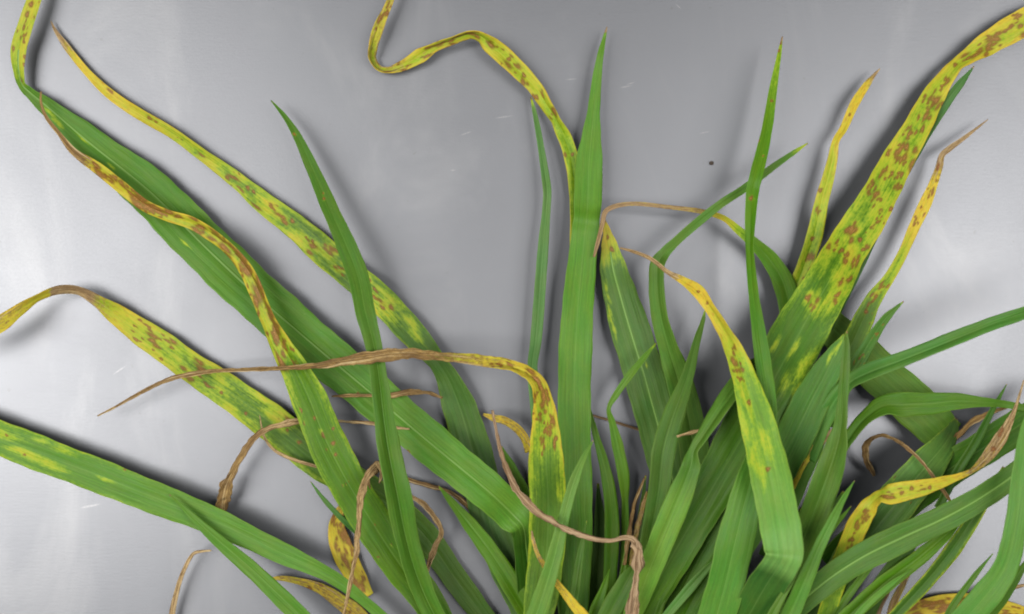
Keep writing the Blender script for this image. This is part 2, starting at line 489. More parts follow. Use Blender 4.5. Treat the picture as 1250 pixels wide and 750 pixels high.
# ================= left side blades
# long broad blade running to the upper left corner, creased near its base
leaf([(652, 765, 10, 34), (648, 715, 13, 34), (643, 670, 20, 31), (638, 641, 30, 33), (628, 630, 30, 42), (600, 603, 23, 46), (530, 545, 16, 50),
      (452, 479, 12, 53), (380, 419, 10, 57), (318, 365, 9, 60), (250, 301, 8, 60), (185, 236, 7, 56), (105, 171, 6, 38), (62, 134, 6, 23),
      (38, 114, 6, 14, 25), (28, 104, 6, 14, 48), (24, 90, 7, 17, 35), (23, 62, 8, 21, 8), (31, 33, 9, 19), (42, 0, 9, 18), (55, -40, 7, 12)],
     'longest broad green leaf blade with a sharp crease near its base and a yellowing tip', crown=True, midrib=True, fold=0.26, blue=0.6, light=[(0, .2), (.10, .25), (.13, .95), (.3, .8), (1, .6)],  # shaded base and lit blade past the crease are painted into lightness
     yel=[(0, 0.02), (.80, .05), (.86, .15), (.89, .5), (1, .6)], spots=[(14, .89, .98, 2, 4)], marks=[(33, 18, 4), (35, 70, 4), (26, 98, 4), (29, 44, 3), (33, 80, 3), (437, 482, 3), (489, 562, 3)],
     ypatch=[(61, 138, 4), (70, 150, 4), (103, 170, 4), (137, 204, 2.5), (226, 298, 3)])
# twisted yellow leaf lying over it
leaf([(540, 762, 18, 34), (520, 730, 19, 40), (489, 690, 20, 44), (456, 640, 21, 47), (424, 588, 22, 48), (397, 535, 22, 47), (379, 490, 22, 44), (362, 452, 21, 36, 15),
      (347, 425, 20, 32, 30), (331, 390, 20, 27, 38), (314, 349, 20, 24, 40), (301, 326, 20, 22, 40), (275, 297, 20, 19, 35), (236, 272, 19, 16, 20), (205, 262, 18, 16, 30),
      (180, 251, 17, 17, 30), (150, 229, 15, 16, 10), (120, 206, 13, 14), (90, 185, 12, 9), (72, 163, 11, 5), (56, 142, 11, 4), (50, 124, 12, 3), (50, 112, 12, 2)],
     'green leaf narrowing to a curling yellow tip streaked with dark brown', crown=True, blue=0.05, light=[(0, .35), (.44, .4), (.5, .05), (1, .05)], fold=[(0, .2), (.4, .25), (.5, .6), (1, .6)],
     yel=[(0, 0), (.32, .06), (.42, .15), (.5, .5), (1, .75)], dry=[(0, 0), (.46, 0), (.54, .14), (.70, .18), (.84, .14), (.90, .8), (1, 1)], midrib=False, edge=[(0, .1), (.4, .25), (1, .3)],
     spots=[(12, .12, .40, 2, 3), (18, .42, .56, 3, 6), (46, .54, .86, 3.5, 7)],
     marks=[(330, 383, 10), (339, 405, 11), (345, 420, 8), (335, 396, 9), (318, 358, 9), (324, 370, 9), (306, 335, 10), (298, 320, 9), (289, 308, 8), (272, 292, 9), (251, 280, 7), (168, 243, 10), (184, 254, 9),
            (200, 259, 8), (131, 216, 7), (407, 541, 4), (407, 524, 3), (410, 555, 3), (384, 510, 3)])
# narrow folded blade standing across both
leaf([(545, 775, 24, 24), (525, 740, 26, 26), (508, 700, 28, 28, -10), (495, 655, 31, 30, -15), (484, 600, 34, 32, -15), (474, 550, 35, 29, -15), (467, 500, 36, 24, -10), (462, 455, 36, 20),
      (456, 420, 35, 21), (446, 380, 33, 24), (438, 340, 30, 26), (423, 300, 27, 24), (403, 255, 23, 20), (382, 207, 19, 16), (362, 165, 16, 10), (348, 143, 14, 6), (331, 123, 12, 1.5)],
     'slender folded green leaf with a clean pointed tip crossing the long blades', crown=True, blue=0.3, light=[(0, .45), (1, .4)], fold=[(0, .8), (.45, .9), (.6, .35), (1, .2)],
     marks=[(359, 164, 2.6), (396, 243, 2.6), (395, 236, 2)])
# yellow mottled leaf to upper left
leaf([(655, 800, 6, 26), (640, 742, 6, 36), (618, 690, 6, 42), (598, 640, 6, 42), (587, 585, 6, 44), (574, 540, 6, 46), (562, 500, 7, 42), (547, 462, 9, 30, 25), (534, 442, 10, 24, 20), (520, 425, 9, 28), (497, 400, 8, 34),
      (468, 369, 7, 35), (434, 340, 6, 35), (397, 309, 6, 35), (362, 278, 5, 31), (322, 248, 5, 26), (290, 221, 5, 20), (250, 191, 5, 16, 20), (213, 164, 6, 15, 35), (170, 139, 6, 15, 20), (133, 114, 5, 12), (107, 89, 4, 9), (82, 58, 3, 8), (68, 38, 3, 4), (62, 26, 3, 1)],
     'long green leaf mottled yellow with brown spots running to a yellow tip', crown=True, blue=[(0, .6), (.45, .4), (1, .1)], light=.45, fold=.15, edge=[(0, .05), (.4, .2), (1, .3)],
     yel=[(0, 0), (.40, .02), (.48, .10), (.58, .2), (.72, .28), (.8, .48), (.9, .8), (1, .95)], dry=[(0, 0), (.93, 0), (.965, .5), (1, .9)],
     spots=[(10, .46, .66, 3, 5), (14, .64, .9, 2.5, 4.5)], patches=[(8, .46, .68, 6, 10), (10, .65, .85, 5, 9)],
     marks=[(386, 303, 8), (403, 305, 7), (413, 331, 6), (448, 341, 5), (468, 371, 7), (345, 265, 4), (303, 230, 4), (310, 235, 3), (357, 270, 4), (380, 298, 6)],
     ypatch=[(502, 395, 8), (508, 410, 7), (455, 360, 12), (470, 374, 12), (388, 305, 12)])
# pointed leaf low in the gap
leaf([(672, 790, 12, 24), (645, 748, 13, 24), (620, 706, 13, 25), (596, 670, 12, 22), (575, 642, 11, 18), (553, 615, 10, 10), (535, 593, 9, 1.5)], crown=True, blue=.05, light=.42, fold=.3, edge=.08)
# bottom-left broad blade
leaf([(492, 775, 14, 14), (450, 738, 16, 14, 20), (405, 704, 17, 18, 10), (335, 671, 17, 27), (270, 640, 16, 33), (200, 612, 14, 39), (100, 573, 12, 42), (0, 535, 11, 43), (-60, 512, 10, 40), (-140, 480, 8, 20), (-190, 462, 7, 3)],
     'broad green leaf with yellow-edged tan streaks leaving at the lower left', crown=True, blue=.35, light=.5, fold=.14, yel=[(0, 0), (.55, 0), (.75, .06), (1, .2)], edge=[(0, .05), (.5, .25), (1, .4)], midrib=False,
     ypatch=[(5, 531, 10), (40, 557, 10), (60, 566, 9), (25, 551, 8), (52, 538, 6), (75, 549, 7), (130, 587, 4)], marks=[(8, 531, 2.5), (30, 555, 2.5), (152, 573, 2.2)])
leaf([(385, 775, 22, 24), (372, 758, 22, 23), (340, 726, 22, 22), (305, 693, 21, 20), (270, 663, 20, 16), (238, 634, 19, 10), (220, 616, 18, 4), (207, 604, 17, 1)], crown=True, blue=.25, light=.42, fold=.35)
# leaf with arched dry tip at left edge
leaf([(600, 765, 4, 26), (560, 712, 4, 30), (510, 645, 4, 34), (450, 600, 5, 40), (390, 562, 6, 44), (330, 515, 6, 45), (274, 475, 6, 40), (230, 446, 6, 37), (202, 425, 6, 35), (173, 406, 6, 33), (144, 385, 7, 26), (119, 367, 9, 16, 20), (97, 355, 11, 13, 40),
      (72, 354, 14, 13, 40), (47, 363, 17, 12, 50), (22, 379, 20, 16, 30), (0, 396, 22, 20), (-40, 418, 24, 16), (-80, 430, 26, 4)],
     'green and yellow blotched leaf whose withered brown tip arches up at the left', crown=True, blue=.1, light=.42, fold=.15, edge=[(0, .05), (.35, .3), (1, .3)], rough=.0,
     yel=[(0, 0), (.30, .02), (.42, .14), (.56, .28), (.66, .5), (.76, .6), (.86, .7), (1, .8)], dry=[(0, 0), (.5, 0), (.60, .10), (.68, .2), (.73, .45), (.75, .85), (.80, .85), (.815, .1), (.86, .35), (1, .5)],
     spots=[(7, .38, .56, 2.5, 4.5), (22, .52, .68, 3, 6)], ypatch=[(268, 477, 7), (190, 424, 12), (215, 425, 10), (205, 440, 9)], patches=[(8, .42, .66, 5, 9)], marks=[(300, 505, 3), (270, 479, 3), (350, 525, 3), (365, 540, 3)])

# ================= centre
# spotted leaf with long withered tip bent over to the left
leaf([(655, 772, 26, 34), (662, 720, 28, 42), (668, 660, 31, 45), (669, 610, 34, 46), (667, 575, 37, 44), (666, 540, 39, 39), (665, 510, 41, 31), (662, 487, 43, 24, -15), (655, 467, 45, 21, -35), (642, 456, 45, 20, -50), (620, 447, 45, 16, -45), (584, 440, 44, 13), (550, 436, 43, 11, 20),
      (524, 434, 43, 12), (500, 432, 42, 13, -20), (476, 433, 41, 17), (450, 437, 40, 15), (423, 441, 38, 12), (380, 447, 34, 7), (317, 451, 28, 4.5), (252, 454, 22, 5), (205, 464, 18, 5), (160, 486, 15, 4), (139, 498, 14, 3), (119, 508, 13, 1.5)],
     'yellow-edged green leaf with brown spots and a long withered tip bent to the left', crown=True, blue=.0, light=[(0, .5), (.34, .5), (.42, .05), (.75, .1), (1, .35)], fold=[(0, .12), (.3, .15), (.4, .4), (1, .55)], rough=.13,
     yel=[(0, .05), (.15, .03), (.24, .14), (.31, .40), (.36, .75), (.46, .7), (1, .6)], edge=[(0, .2), (.3, .55), (.36, .2), (1, 0)], dry=[(0, 0), (.36, .0), (.40, .35), (.47, .5), (.55, .85), (1, 1)],
     spots=[(18, .27, .38, 3, 5)], marks=[(662, 543, 5), (672, 520, 7), (667, 500, 5), (664, 485, 5), (660, 473, 5), (670, 525, 6), (650, 490, 4), (655, 512, 3), (625, 447, 5), (605, 447, 6), (648, 505, 3)], ypatch=[(683, 600, 6), (686, 570, 7), (660, 543, 9)])
# central upright blade with a crease
leaf([(700, 775, 18, 30), (703, 720, 19, 34), (704, 660, 20, 38), (703, 600, 21, 40), (702, 550, 21, 39), (701, 500, 21, 40), (702, 440, 20, 41), (705, 380, 18, 39), (710, 325, 16, 35), (714, 285, 15, 33), (716, 268, 15.5, 31), (717, 255, 14, 33), (718, 232, 13, 35), (719, 200, 12, 33), (722, 165, 11, 23),
      (725, 133, 10.5, 15), (729, 93, 10, 11), (733, 67, 10, 8), (738, 45, 9, 4), (741, 33, 9, 1)],
     'upright clean green leaf with a cross crease and a long pointed tip', crown=True, blue=.42, light=[(0, .32), (.3, .55), (.62, .5), (1, .48)], fold=.10, midrib=False, marks=[])  # lower end coloured darker to stand in for shade in the tuft
# narrow bluish blade left of it
leaf([(668, 640, 8, 20), (660, 540, 9, 18), (652, 470, 10, 14), (650, 446, 11, 12), (654, 417, 12, 14), (659, 356, 13, 14), (663, 302, 13, 13), (667, 255, 12, 10), (668, 234, 12, 10), (666, 217, 11, 10), (657, 160, 9, 7), (652, 135, 8, 5), (648, 118, 8, 1.5)],
     'thin bluish-green leaf with a kink beside the upright creased leaf', blue=.85, light=.62, fold=.6)
# yellow curling leaf at the top
leaf([(700, 420, 5, 18), (704, 320, 6, 18), (703, 240, 7, 16), (700, 213, 8, 15), (697, 192, 8, 18), (690, 170, 8, 17), (680, 147, 9, 15, 50), (669, 130, 9, 18, 40), (653, 107, 9, 18), (630, 83, 9, 21), (612, 66, 10, 23), (600, 55, 11, 22, 20), (589, 45, 12, 18, 50), (575, 41, 12, 17, 60), (553, 48, 10, 14, 52), (530, 57, 8, 13, 40), (513, 68, 6, 18, 10),
      (493, 80, 5, 13), (475, 87, 5, 12, -50), (462, 85, 5, 13, -60), (453, 73, 6, 15, -60), (454, 57, 8, 14, -45), (463, 32, 9, 13), (474, 7, 10, 9), (485, -20, 10, 7), (495, -45, 9, 2)],
     'curling yellow leaf with brown flecks snaking away at the top', blue=.0, light=.55, fold=.45, yel=[(0, .1), (.34, .25), (.44, .42), (.6, .5), (1, .62)], edge=.4, spots=[(26, .40, .66, 3, 5.5), (26, .66, .98, 2.5, 4.5)], dry=[(0, 0), (.45, .15), (.55, .2), (.66, .38), (.72, .22), (.76, .42), (1, .38)],
     marks=[(690, 190, 3.5), (699, 189, 3), (622, 72, 4), (640, 92, 4), (655, 118, 4), (583, 45, 4)])
# dull green blade with yellow tip right of the centre
leaf([(840, 800, 5, 28), (842, 700, 5, 36), (830, 620, 6, 46), (816, 565, 7, 50), (801, 510, 8, 51), (787, 460, 9, 50), (770, 405, 9, 48), (757, 360, 9, 42), (749, 330, 10, 33), (744, 300, 10, 20), (741, 283, 10, 10), (738, 268, 10, 2)],
     'dull grey-green leaf with pale midrib and a yellow tip', blue=.45, light=.55, fold=.10, midrib=True, edge=.12, yel=[(0, 0), (.80, .02), (.89, .12), (.94, .55), (1, .9)], marks=[(747, 305, 4), (742, 290, 3)], ypatch=[(740, 350, 4), (744, 378, 4), (748, 400, 4), (742, 362, 4), (745, 390, 4), (789, 446, 2)], crown=False)
# withered thread leaf crossing to it
leaf([(960, 460, 8, 24), (967, 400, 9, 28), (957, 348, 10, 27), (940, 318, 11, 21), (920, 297, 13, 14), (901, 281, 15, 10), (884, 267, 17, 7), (859, 259, 18, 6), (816, 253, 19, 5), (770, 249, 19, 5), (748, 253, 19, 6), (739, 259, 19, 6), (735, 275, 19, 5.5), (730, 295, 18, 5), (725, 314, 18, 3)],
     'green leaf ending in a thin orange-tan thread bent sharply downward', blue=.25, light=.42, fold=.4, yel=[(0, 0), (.4, 0), (.5, .5), (.58, .8), (1, .8)], dry=[(0, 0), (.5, 0), (.6, .5), (1, .85)], edge=.15)
# kinked leaf
leaf([(852, 760, 8, 26), (854, 680, 9, 32), (852, 600, 10, 34), (846, 540, 12, 36), (836, 490, 14, 34), (824, 450, 17, 30), (814, 415, 20, 24, 20), (807, 385, 22, 22, 35), (803, 350, 24, 22, 38), (804, 322, 25, 20, 30), (812, 308, 25, 13), (824, 296, 25, 11), (850, 273, 25, 11), (880, 249, 25, 10), (912, 228, 24, 10), (945, 203, 23, 8), (968, 187, 22, 6), (986, 175, 21, 1.5)],
     'slender green leaf kinked so its tip points up to the right', blue=.2, light=.45, fold=.5)
leaf([(762, 775, 10, 12), (762, 700, 11, 12), (763, 650, 12, 10), (763, 612, 14, 8), (761, 580, 16, 15), (754, 545, 17, 14), (747, 515, 18, 8), (743, 499, 19, 5), (752, 482, 19, 8), (768, 459, 19, 9), (786, 437, 18, 7), (801, 419, 17, 1.5)],
     blue=.15, light=.45, fold=.5, crown=True)
leaf([(742, 765, 13, 16), (745, 700, 15, 17), (747, 640, 16, 18), (744, 600, 17, 16), (737, 565, 17, 12), (727, 530, 17, 8), (719, 495, 16, 2)], blue=.1, light=.35, fold=.3, crown=True)
# pointed upright blade
leaf([(768, 770, 20, 22), (783, 705, 24, 22), (794, 655, 27, 24), (804, 600, 30, 26), (810, 550, 31, 29), (822, 508, 30, 27), (839, 460, 27, 15), (851, 415, 24, 9), (858, 392, 22, 5), (861, 377, 21, 1)], blue=.15, light=.42, fold=.3, crown=True)
# folded, twisted blade
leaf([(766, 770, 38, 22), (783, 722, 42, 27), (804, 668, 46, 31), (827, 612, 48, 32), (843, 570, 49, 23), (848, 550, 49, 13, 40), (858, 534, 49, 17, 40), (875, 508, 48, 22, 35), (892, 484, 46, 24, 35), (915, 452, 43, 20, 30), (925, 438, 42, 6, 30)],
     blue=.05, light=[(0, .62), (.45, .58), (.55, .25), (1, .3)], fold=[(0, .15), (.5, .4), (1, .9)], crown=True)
# bright front leaf, creased
leaf([(900, 778, 46, 44), (915, 750, 50, 45), (937, 712, 58, 46), (953, 688, 65, 46), (957, 680, 66.5, 46.5), (957, 672, 66, 48), (953, 645, 65, 50), (946, 610, 62, 50), (937, 565, 59, 49), (927, 525, 56, 44), (917, 490, 53, 37), (908, 460, 51, 30), (899, 434, 49, 24, 15), (885, 404, 46, 19, 35), (867, 375, 43, 14, 35), (852, 356, 41, 16), (834, 343, 38, 10), (816, 333, 36, 5.5), (794, 316, 33, 4.5), (775, 308, 31, 4), (757, 303, 29, 2)],
     'bright green leaf in front with a sharp cross fold and yellow blotches towards a thread tip', blue=[(0, .3), (.2, .8), (.4, .3), (1, 0)], light=[(0, .15), (.17, .15), (.20, .95), (.45, .8), (1, .55)], fold=[(0, .1), (.5, .12), (.6, .4), (1, .5)], edge=[(0, .05), (.4, .15), (1, .4)],  # lightness paints shade on the steep base, sheen above the fold
     yel=[(0, 0), (.30, .02), (.40, .06), (.55, .14), (.66, .42), (.8, .95), (1, .9)], dry=[(0, 0), (.83, 0), (.87, .6), (1, .9)], ypatch=[(905, 508, 9), (910, 520, 8), (922, 545, 9), (934, 540, 10), (915, 500, 8), (920, 565, 8), (903, 455, 10), (930, 575, 8), (938, 548, 8), (905, 480, 8)],
     marks=[(901, 452, 7), (899, 440, 6), (895, 425, 5), (914, 492, 4), (937, 573, 4), (852, 356, 3), (864, 370, 3), (902, 462, 5)], crown=True, midrib=False)
# big spotted leaf to the top right corner
leaf([(775, 762, 34, 40), (805, 706, 37, 46), (842, 642, 39, 50), (876, 585, 40, 54), (910, 527, 39, 62), (942, 468, 37, 68), (966, 424, 34, 68), (992, 378, 32, 62), (1014, 340, 29, 56), (1036, 300, 23, 51), (1060, 262, 20, 47), (1077, 232, 18, 44), (1098, 192, 15, 38), (1118, 158, 13, 34), (1140, 117, 11, 28), (1157, 92, 10, 21, 20), (1169, 79, 10, 20, 40), (1182, 70, 10, 21, 30), (1205, 54, 9, 29), (1228, 40, 9, 33), (1256, 25, 9, 34), (1300, 5, 9, 26), (1350, -10, 9, 3)],
     'widest leaf, heavily spotted brown on yellow, reaching the upper right corner', blue=[(0, .25), (.35, .4), (.5, .3), (1, 0)], light=[(0, .38), (.3, .45), (1, .5)], fold=.14, edge=[(0, .0), (.35, .05), (.5, .35), (1, .4)], yel=[(0, 0), (.28, .03), (.40, .06), (.47, .10), (.56, .22), (.70, .32), (.77, .52), (1, .62)],
     marks=[(1141, 121, 9), (1151, 108, 5), (1127, 123, 5), (1113, 165, 7), (1099, 182, 6), (1109, 191, 9), (1100, 193, 6), (1090, 215, 6), (1097, 214, 6), (1080, 210, 6), (1071, 239, 8), (1068, 243, 5), (1043, 281, 9), (1040, 283, 5), (1020, 302, 6), (1028, 306, 4), (1031, 317, 6), (1043, 319, 6), (1029, 345, 7), (1018, 368, 6), (987, 362, 5), (995, 373, 6), (1075, 256, 5), (1074, 268, 5), (1058, 300, 5), (1053, 305, 4), (1088, 255, 4), (1120, 145, 5), (1085, 190, 6), (1105, 160, 5), (1062, 228, 6),
            (1185, 70, 8), (1200, 56, 7), (1208, 60, 7), (1220, 43, 7), (1232, 35, 7), (1245, 30, 6), (1166, 80, 4), (1215, 48, 8), (1241, 22, 6), (1193, 64, 6), (953, 448, 0.1), (1093, 228, 6), (1066, 277, 5), (1049, 293, 4)],
     spots=[(8, .66, .76, 3, 6), (10, .50, .68, 2.2, 4.0), (8, .76, .95, 4, 7)], patches=[(6, .46, .66, 8, 13), (5, .66, .95, 8, 12)], ypatch=[(985, 445, 8), (978, 452, 9), (960, 470, 6), (990, 440, 6), (946, 422, 5), (973, 478, 7), (957, 465, 5), (970, 425, 5), (1020, 365, 10), (1028, 345, 12), (993, 370, 8), (1075, 250, 16), (1060, 290, 12)], dry=[(0, 0), (.72, 0), (.80, .14), (1, .2)], crown=True, midrib=False, wave=.015)
leaf([(1000, 420, 6, 14), (1050, 320, 7, 14), (1095, 225, 8, 14), (1148, 135, 9, 13), (1171, 104, 10, 10), (1189, 81, 10, 1.5)], 'dark bluish leaf tip peeping out behind the widest spotted leaf', blue=.9, light=.3, fold=.3)
# upright slim leaf
leaf([(868, 775, 48, 44), (885, 715, 52, 46), (898, 660, 55, 46), (910, 610, 55, 40), (924, 560, 52, 30), (936, 520, 50, 22), (938, 490, 49, 19), (932, 446, 47, 20), (926, 405, 45, 17), (920, 356, 42, 12, 20), (916, 305, 38, 12, 40), (917, 265, 36, 14, 30), (919, 230, 34, 16), (922, 218, 34, 16), (930, 186, 32, 15), (937, 153, 30, 13), (943, 113, 28, 10), (950, 73, 26, 6), (955, 45, 24, 1.5)],
     'slim upright green leaf with tiny brown dots and a fine straight tip', blue=[(0, .75), (.4, .6), (.6, .3), (1, .1)], light=[(0, .6), (.35, .55), (.5, .4), (1, .55)], fold=[(0, .12), (.4, .2), (.6, .4), (1, .3)], marks=[(917, 242, 4), (942, 124, 3), (926, 172, 2.5), (951, 62, 3), (932, 190, 2), (953, 52, 3)], crown=True, midrib=False, yel=[(0, 0), (.8, .05), (1, .35)])
# yellow narrow leaf
leaf([(940, 470, 6, 18), (955, 410, 8, 20), (971, 354, 9, 20), (982, 325, 10, 20), (994, 288, 11, 20), (1003, 245, 12, 17), (1010, 220, 12, 15), (1016, 195, 12, 12), (1021, 172, 12, 9, 30), (1030, 157, 11, 10, 20), (1043, 127, 10, 11), (1057, 105, 9, 9), (1067, 92, 9, 4), (1074, 84, 9, 1)],
     'narrow yellow leaf with brown spots behind the widest leaf', blue=0, light=.6, yel=[(0, .1), (.3, .3), (.5, .4), (.70, .62), (.8, .85), (1, 1)], edge=.2, dry=[(0, 0), (.9, .05), (.95, .4), (1, .9)], marks=[(999, 259, 5), (992, 292, 4), (986, 317, 6), (990, 330, 4), (1001, 232, 4), (981, 340, 3), (1037, 140, 3)], fold=.4)
leaf([(985, 520, 12, 26), (1015, 470, 14, 30), (1040, 420, 16, 29), (1054, 390, 16, 25), (1066, 366, 16, 20), (1086, 338, 15, 13), (1102, 309, 14, 12), (1116, 277, 13, 14), (1130, 247, 13, 15), (1139, 225, 13, 11), (1146, 205, 13, 9), (1150, 190, 13, 7, 20), (1157, 183, 12, 7), (1175, 170, 10, 5), (1192, 157, 9, 3), (1206, 146, 9, 1)],
     'narrow yellowing leaf with a bent tan tip beside the widest leaf', blue=.1, light=.55, yel=[(0, 0), (.35, .1), (.45, .25), (.55, .5), (.62, .85), (1, .9)], dry=[(0, 0), (.72, .1), (.80, .6), (1, .95)], edge=.3, spots=[(8, .30, .46, 2, 3.5), (7, .62, .82, 2.5, 4)], marks=[(1136, 237, 5), (1118, 268, 5), (1075, 350, 5), (1069, 359, 5), (1058, 380, 4)], fold=.3)
leaf([(1010, 520, 28, 20), (1030, 470, 29, 20), (1046, 444, 29, 19), (1060, 420, 29, 15), (1080, 390, 28, 11), (1094, 376, 28, 5), (1103, 368, 28, 1)], blue=.5, light=.42, fold=.5, spots=[(14, .3, .8, 1.2, 1.8)])
# right side
leaf([(985, 560, 34, 20), (1012, 500, 38, 22), (1037, 468, 41, 18, 25), (1056, 457, 43, 21, 20), (1098, 441, 46, 19, 20), (1152, 420, 49, 19, 25), (1206, 398, 51, 17, 20), (1252, 381, 52, 15), (1300, 360, 52, 12), (1345, 342, 50, 2)],
     'stiff narrow green leaf stretching to the right edge', blue=.75, light=.38, fold=.7)
leaf([(1158, 535, 9, 46), (1143, 521, 9.5, 52), (1115, 494, 9, 54), (1080, 462, 8, 54), (1045, 428, 7, 50), (1005, 390, 6, 40), (970, 350, 5, 10)], blue=.15, light=.75, fold=.08, edge=.1)
leaf([(985, 770, 22, 36), (1010, 728, 25, 42), (1052, 668, 29, 50), (1095, 612, 31, 50), (1130, 570, 30, 44), (1152, 544, 26, 32), (1163, 524, 18, 16), (1167, 511, 12, 4)], blue=.5, light=.62, fold=.12, edge=.25, crown=True, spots=[(4, .2, .6, 2, 3)])
leaf([(975, 640, 26, 14), (1005, 585, 28, 16), (1034, 540, 30, 16, 40), (1056, 512, 32, 22, 50), (1078, 496, 33, 26, 30), (1105, 494, 33, 31), (1135, 493, 33, 27), (1168, 490, 33, 20), (1200, 491, 33, 12), (1222, 493, 32, 9), (1252, 498, 32, 8), (1290, 504, 30, 2)],
     'green leaf bending flat to the right into a thin tip', blue=.3, light=.48, fold=[(0, .8), (.3, .7), (.45, .15), (1, .3)], edge=.12)
leaf([(955, 720, 42, 30), (975, 672, 46, 32), (993, 627, 50, 35), (1010, 580, 53, 36), (1022, 545, 55, 28, 20), (1027, 520, 56, 17, 30), (1029, 490, 57, 13, 20), (1031, 455, 58, 12), (1033, 425, 58, 9), (1034, 404, 58, 1)], blue=.05, light=.45, fold=.6, crown=True)
leaf([(860, 745, 30, 30), (905, 660, 34, 40), (940, 590, 36, 46), (968, 535, 38, 48), (990, 490, 39, 45), (1008, 455, 39, 36), (1020, 430, 39, 20), (1030, 408, 39, 2)], blue=.75, light=.5, fold=.1, edge=.12, ypatch=[(1014, 435, 4), (1022, 425, 4)])
leaf([(935, 680, 26, 20), (965, 610, 28, 24), (990, 548, 30, 26), (1008, 505, 31, 22), (1020, 475, 32, 14), (1030, 455, 32, 2)], blue=.5, light=.4, fold=.3)
leaf([(945, 630, 30, 12), (965, 592, 32, 13), (981, 562, 34, 12), (1000, 541, 35, 10), (1021, 522, 35, 4), (1030, 517, 35, 1)], 'narrow olive-yellow withered leaf tucked between green blades', name='dry_leaf', yel=.75, dry=[(0, .1), (.6, .4), (1, .9)], edge=.2, fold=.5)
# dark blade between
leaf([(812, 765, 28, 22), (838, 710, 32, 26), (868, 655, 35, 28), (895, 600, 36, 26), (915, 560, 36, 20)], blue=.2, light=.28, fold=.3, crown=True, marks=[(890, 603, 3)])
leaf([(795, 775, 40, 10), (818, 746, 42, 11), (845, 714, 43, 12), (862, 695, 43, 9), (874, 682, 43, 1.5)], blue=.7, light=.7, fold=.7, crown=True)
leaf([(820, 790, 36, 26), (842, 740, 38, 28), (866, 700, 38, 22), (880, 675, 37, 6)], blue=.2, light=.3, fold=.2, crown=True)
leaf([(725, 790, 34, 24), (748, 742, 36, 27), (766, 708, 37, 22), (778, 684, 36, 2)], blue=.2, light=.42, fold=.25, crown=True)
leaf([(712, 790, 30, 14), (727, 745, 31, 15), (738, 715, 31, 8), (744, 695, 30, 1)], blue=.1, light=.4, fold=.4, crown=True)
# crossing pale thin leaf
leaf([(648, 775, 44, 24), (660, 735, 46, 23), (676, 683, 48, 19), (688, 633, 49, 14), (700, 590, 49, 12), (711, 562, 48, 8), (724, 538, 46, 1.5)], 'thin pale green leaf crossing in front of the spotted leaf', blue=.35, light=.9, fold=.4, crown=True)
leaf([(1008, 780, 52, 20), (966, 745, 54, 23)] [1:] + [(983, 707, 56, 20), (1000, 667, 57, 15), (1017, 633, 57, 11), (1030, 608, 56, 7), (1043, 587, 55, 1)], blue=.6, light=.58, fold=.4, crown=True)
leaf([(985, 715, 46, 9), (1000, 672, 47, 9), (1016, 645, 47, 7), (1028, 631, 46, 5), (1039, 618, 46, 1)], blue=.2, light=.45, fold=.5)
# lower right fan
leaf([(940, 770, 42, 28), (1000, 716, 46, 32), (1050, 682, 48, 35), (1100, 657, 49, 36), (1150, 634, 50, 32), (1200, 606, 50, 30), (1240, 578, 50, 28), (1280, 540, 49, 22), (1320, 500, 47, 3)],
     'broad green leaf with a dull midrib sweeping to the right edge', blue=.3, light=.36, fold=.18, edge=.12, crown=True, midrib=True)
leaf([(1010, 690, 24, 36), (1060, 646, 25, 42), (1110, 608, 25, 44), (1160, 572, 25, 42), (1210, 541, 25, 42), (1250, 515, 25, 42), (1300, 470, 24, 10)], blue=.3, light=.2, fold=.1)
leaf([(995, 790, 36, 20), (1040, 748, 38, 22), (1080, 712, 39, 22), (1120, 682, 39, 20), (1152, 655, 38, 14), (1175, 635, 37, 3)], blue=.15, light=.45, fold=.5, crown=True, edge=.2)
leaf([(1060, 785, 26, 14), (1096, 747, 28, 15), (1134, 706, 30, 18), (1160, 674, 31, 20), (1185, 637, 32, 18), (1208, 600, 32, 12), (1225, 570, 31, 3)], blue=.35, light=.33, fold=.6, crown=True, edge=.5)
leaf([(1135, 790, 56, 30), (1175, 758, 58, 34), (1206, 724, 60, 35), (1228, 690, 61, 31), (1240, 640, 62, 27), (1246, 590, 62, 26), (1252, 540, 61, 22), (1262, 480, 59, 3)], 'pale green leaf curving upright at the lower right corner', blue=.8, light=.8, fold=.12, crown=True)
leaf([(1190, 770, 40, 14), (1222, 733, 42, 13), (1240, 705, 43, 12), (1260, 675, 43, 2)], blue=.2, light=.42, fold=.5)
leaf([(1090, 755, 2, 14), (1118, 744, 2.5, 20), (1150, 738, 3, 25), (1185, 738, 4, 27), (1220, 744, 3, 26), (1250, 752, 2, 22), (1300, 765, 2, 4)], 'withered yellow leaf with brown blotches lying at the lower right', name='dry_leaf', yel=.9, dry=.15, edge=.1, spots=[(70, .02, .98, 3, 7)], fold=.3, light=.4)
leaf([(1180, 735, 8, 6), (1205, 726, 9, 7), (1230, 719, 9, 6), (1262, 712, 9, 2)], name='dry_leaf', dry=1, light=.7, fold=.4, blue=0)
leaf([(1080, 778, 12, 8), (1088, 742, 12, 9), (1097, 722, 11, 8), (1109, 700, 10, 5), (1116, 690, 10, 1)], name='dry_leaf', yel=.8, dry=.55, fold=.9, rough=.1)
leaf([(1062, 778, 14, 9), (1070, 748, 14, 10), (1080, 726, 13, 8), (1090, 708, 12, 2)], name='dry_leaf', dry=.9, fold=.7, rough=.1)
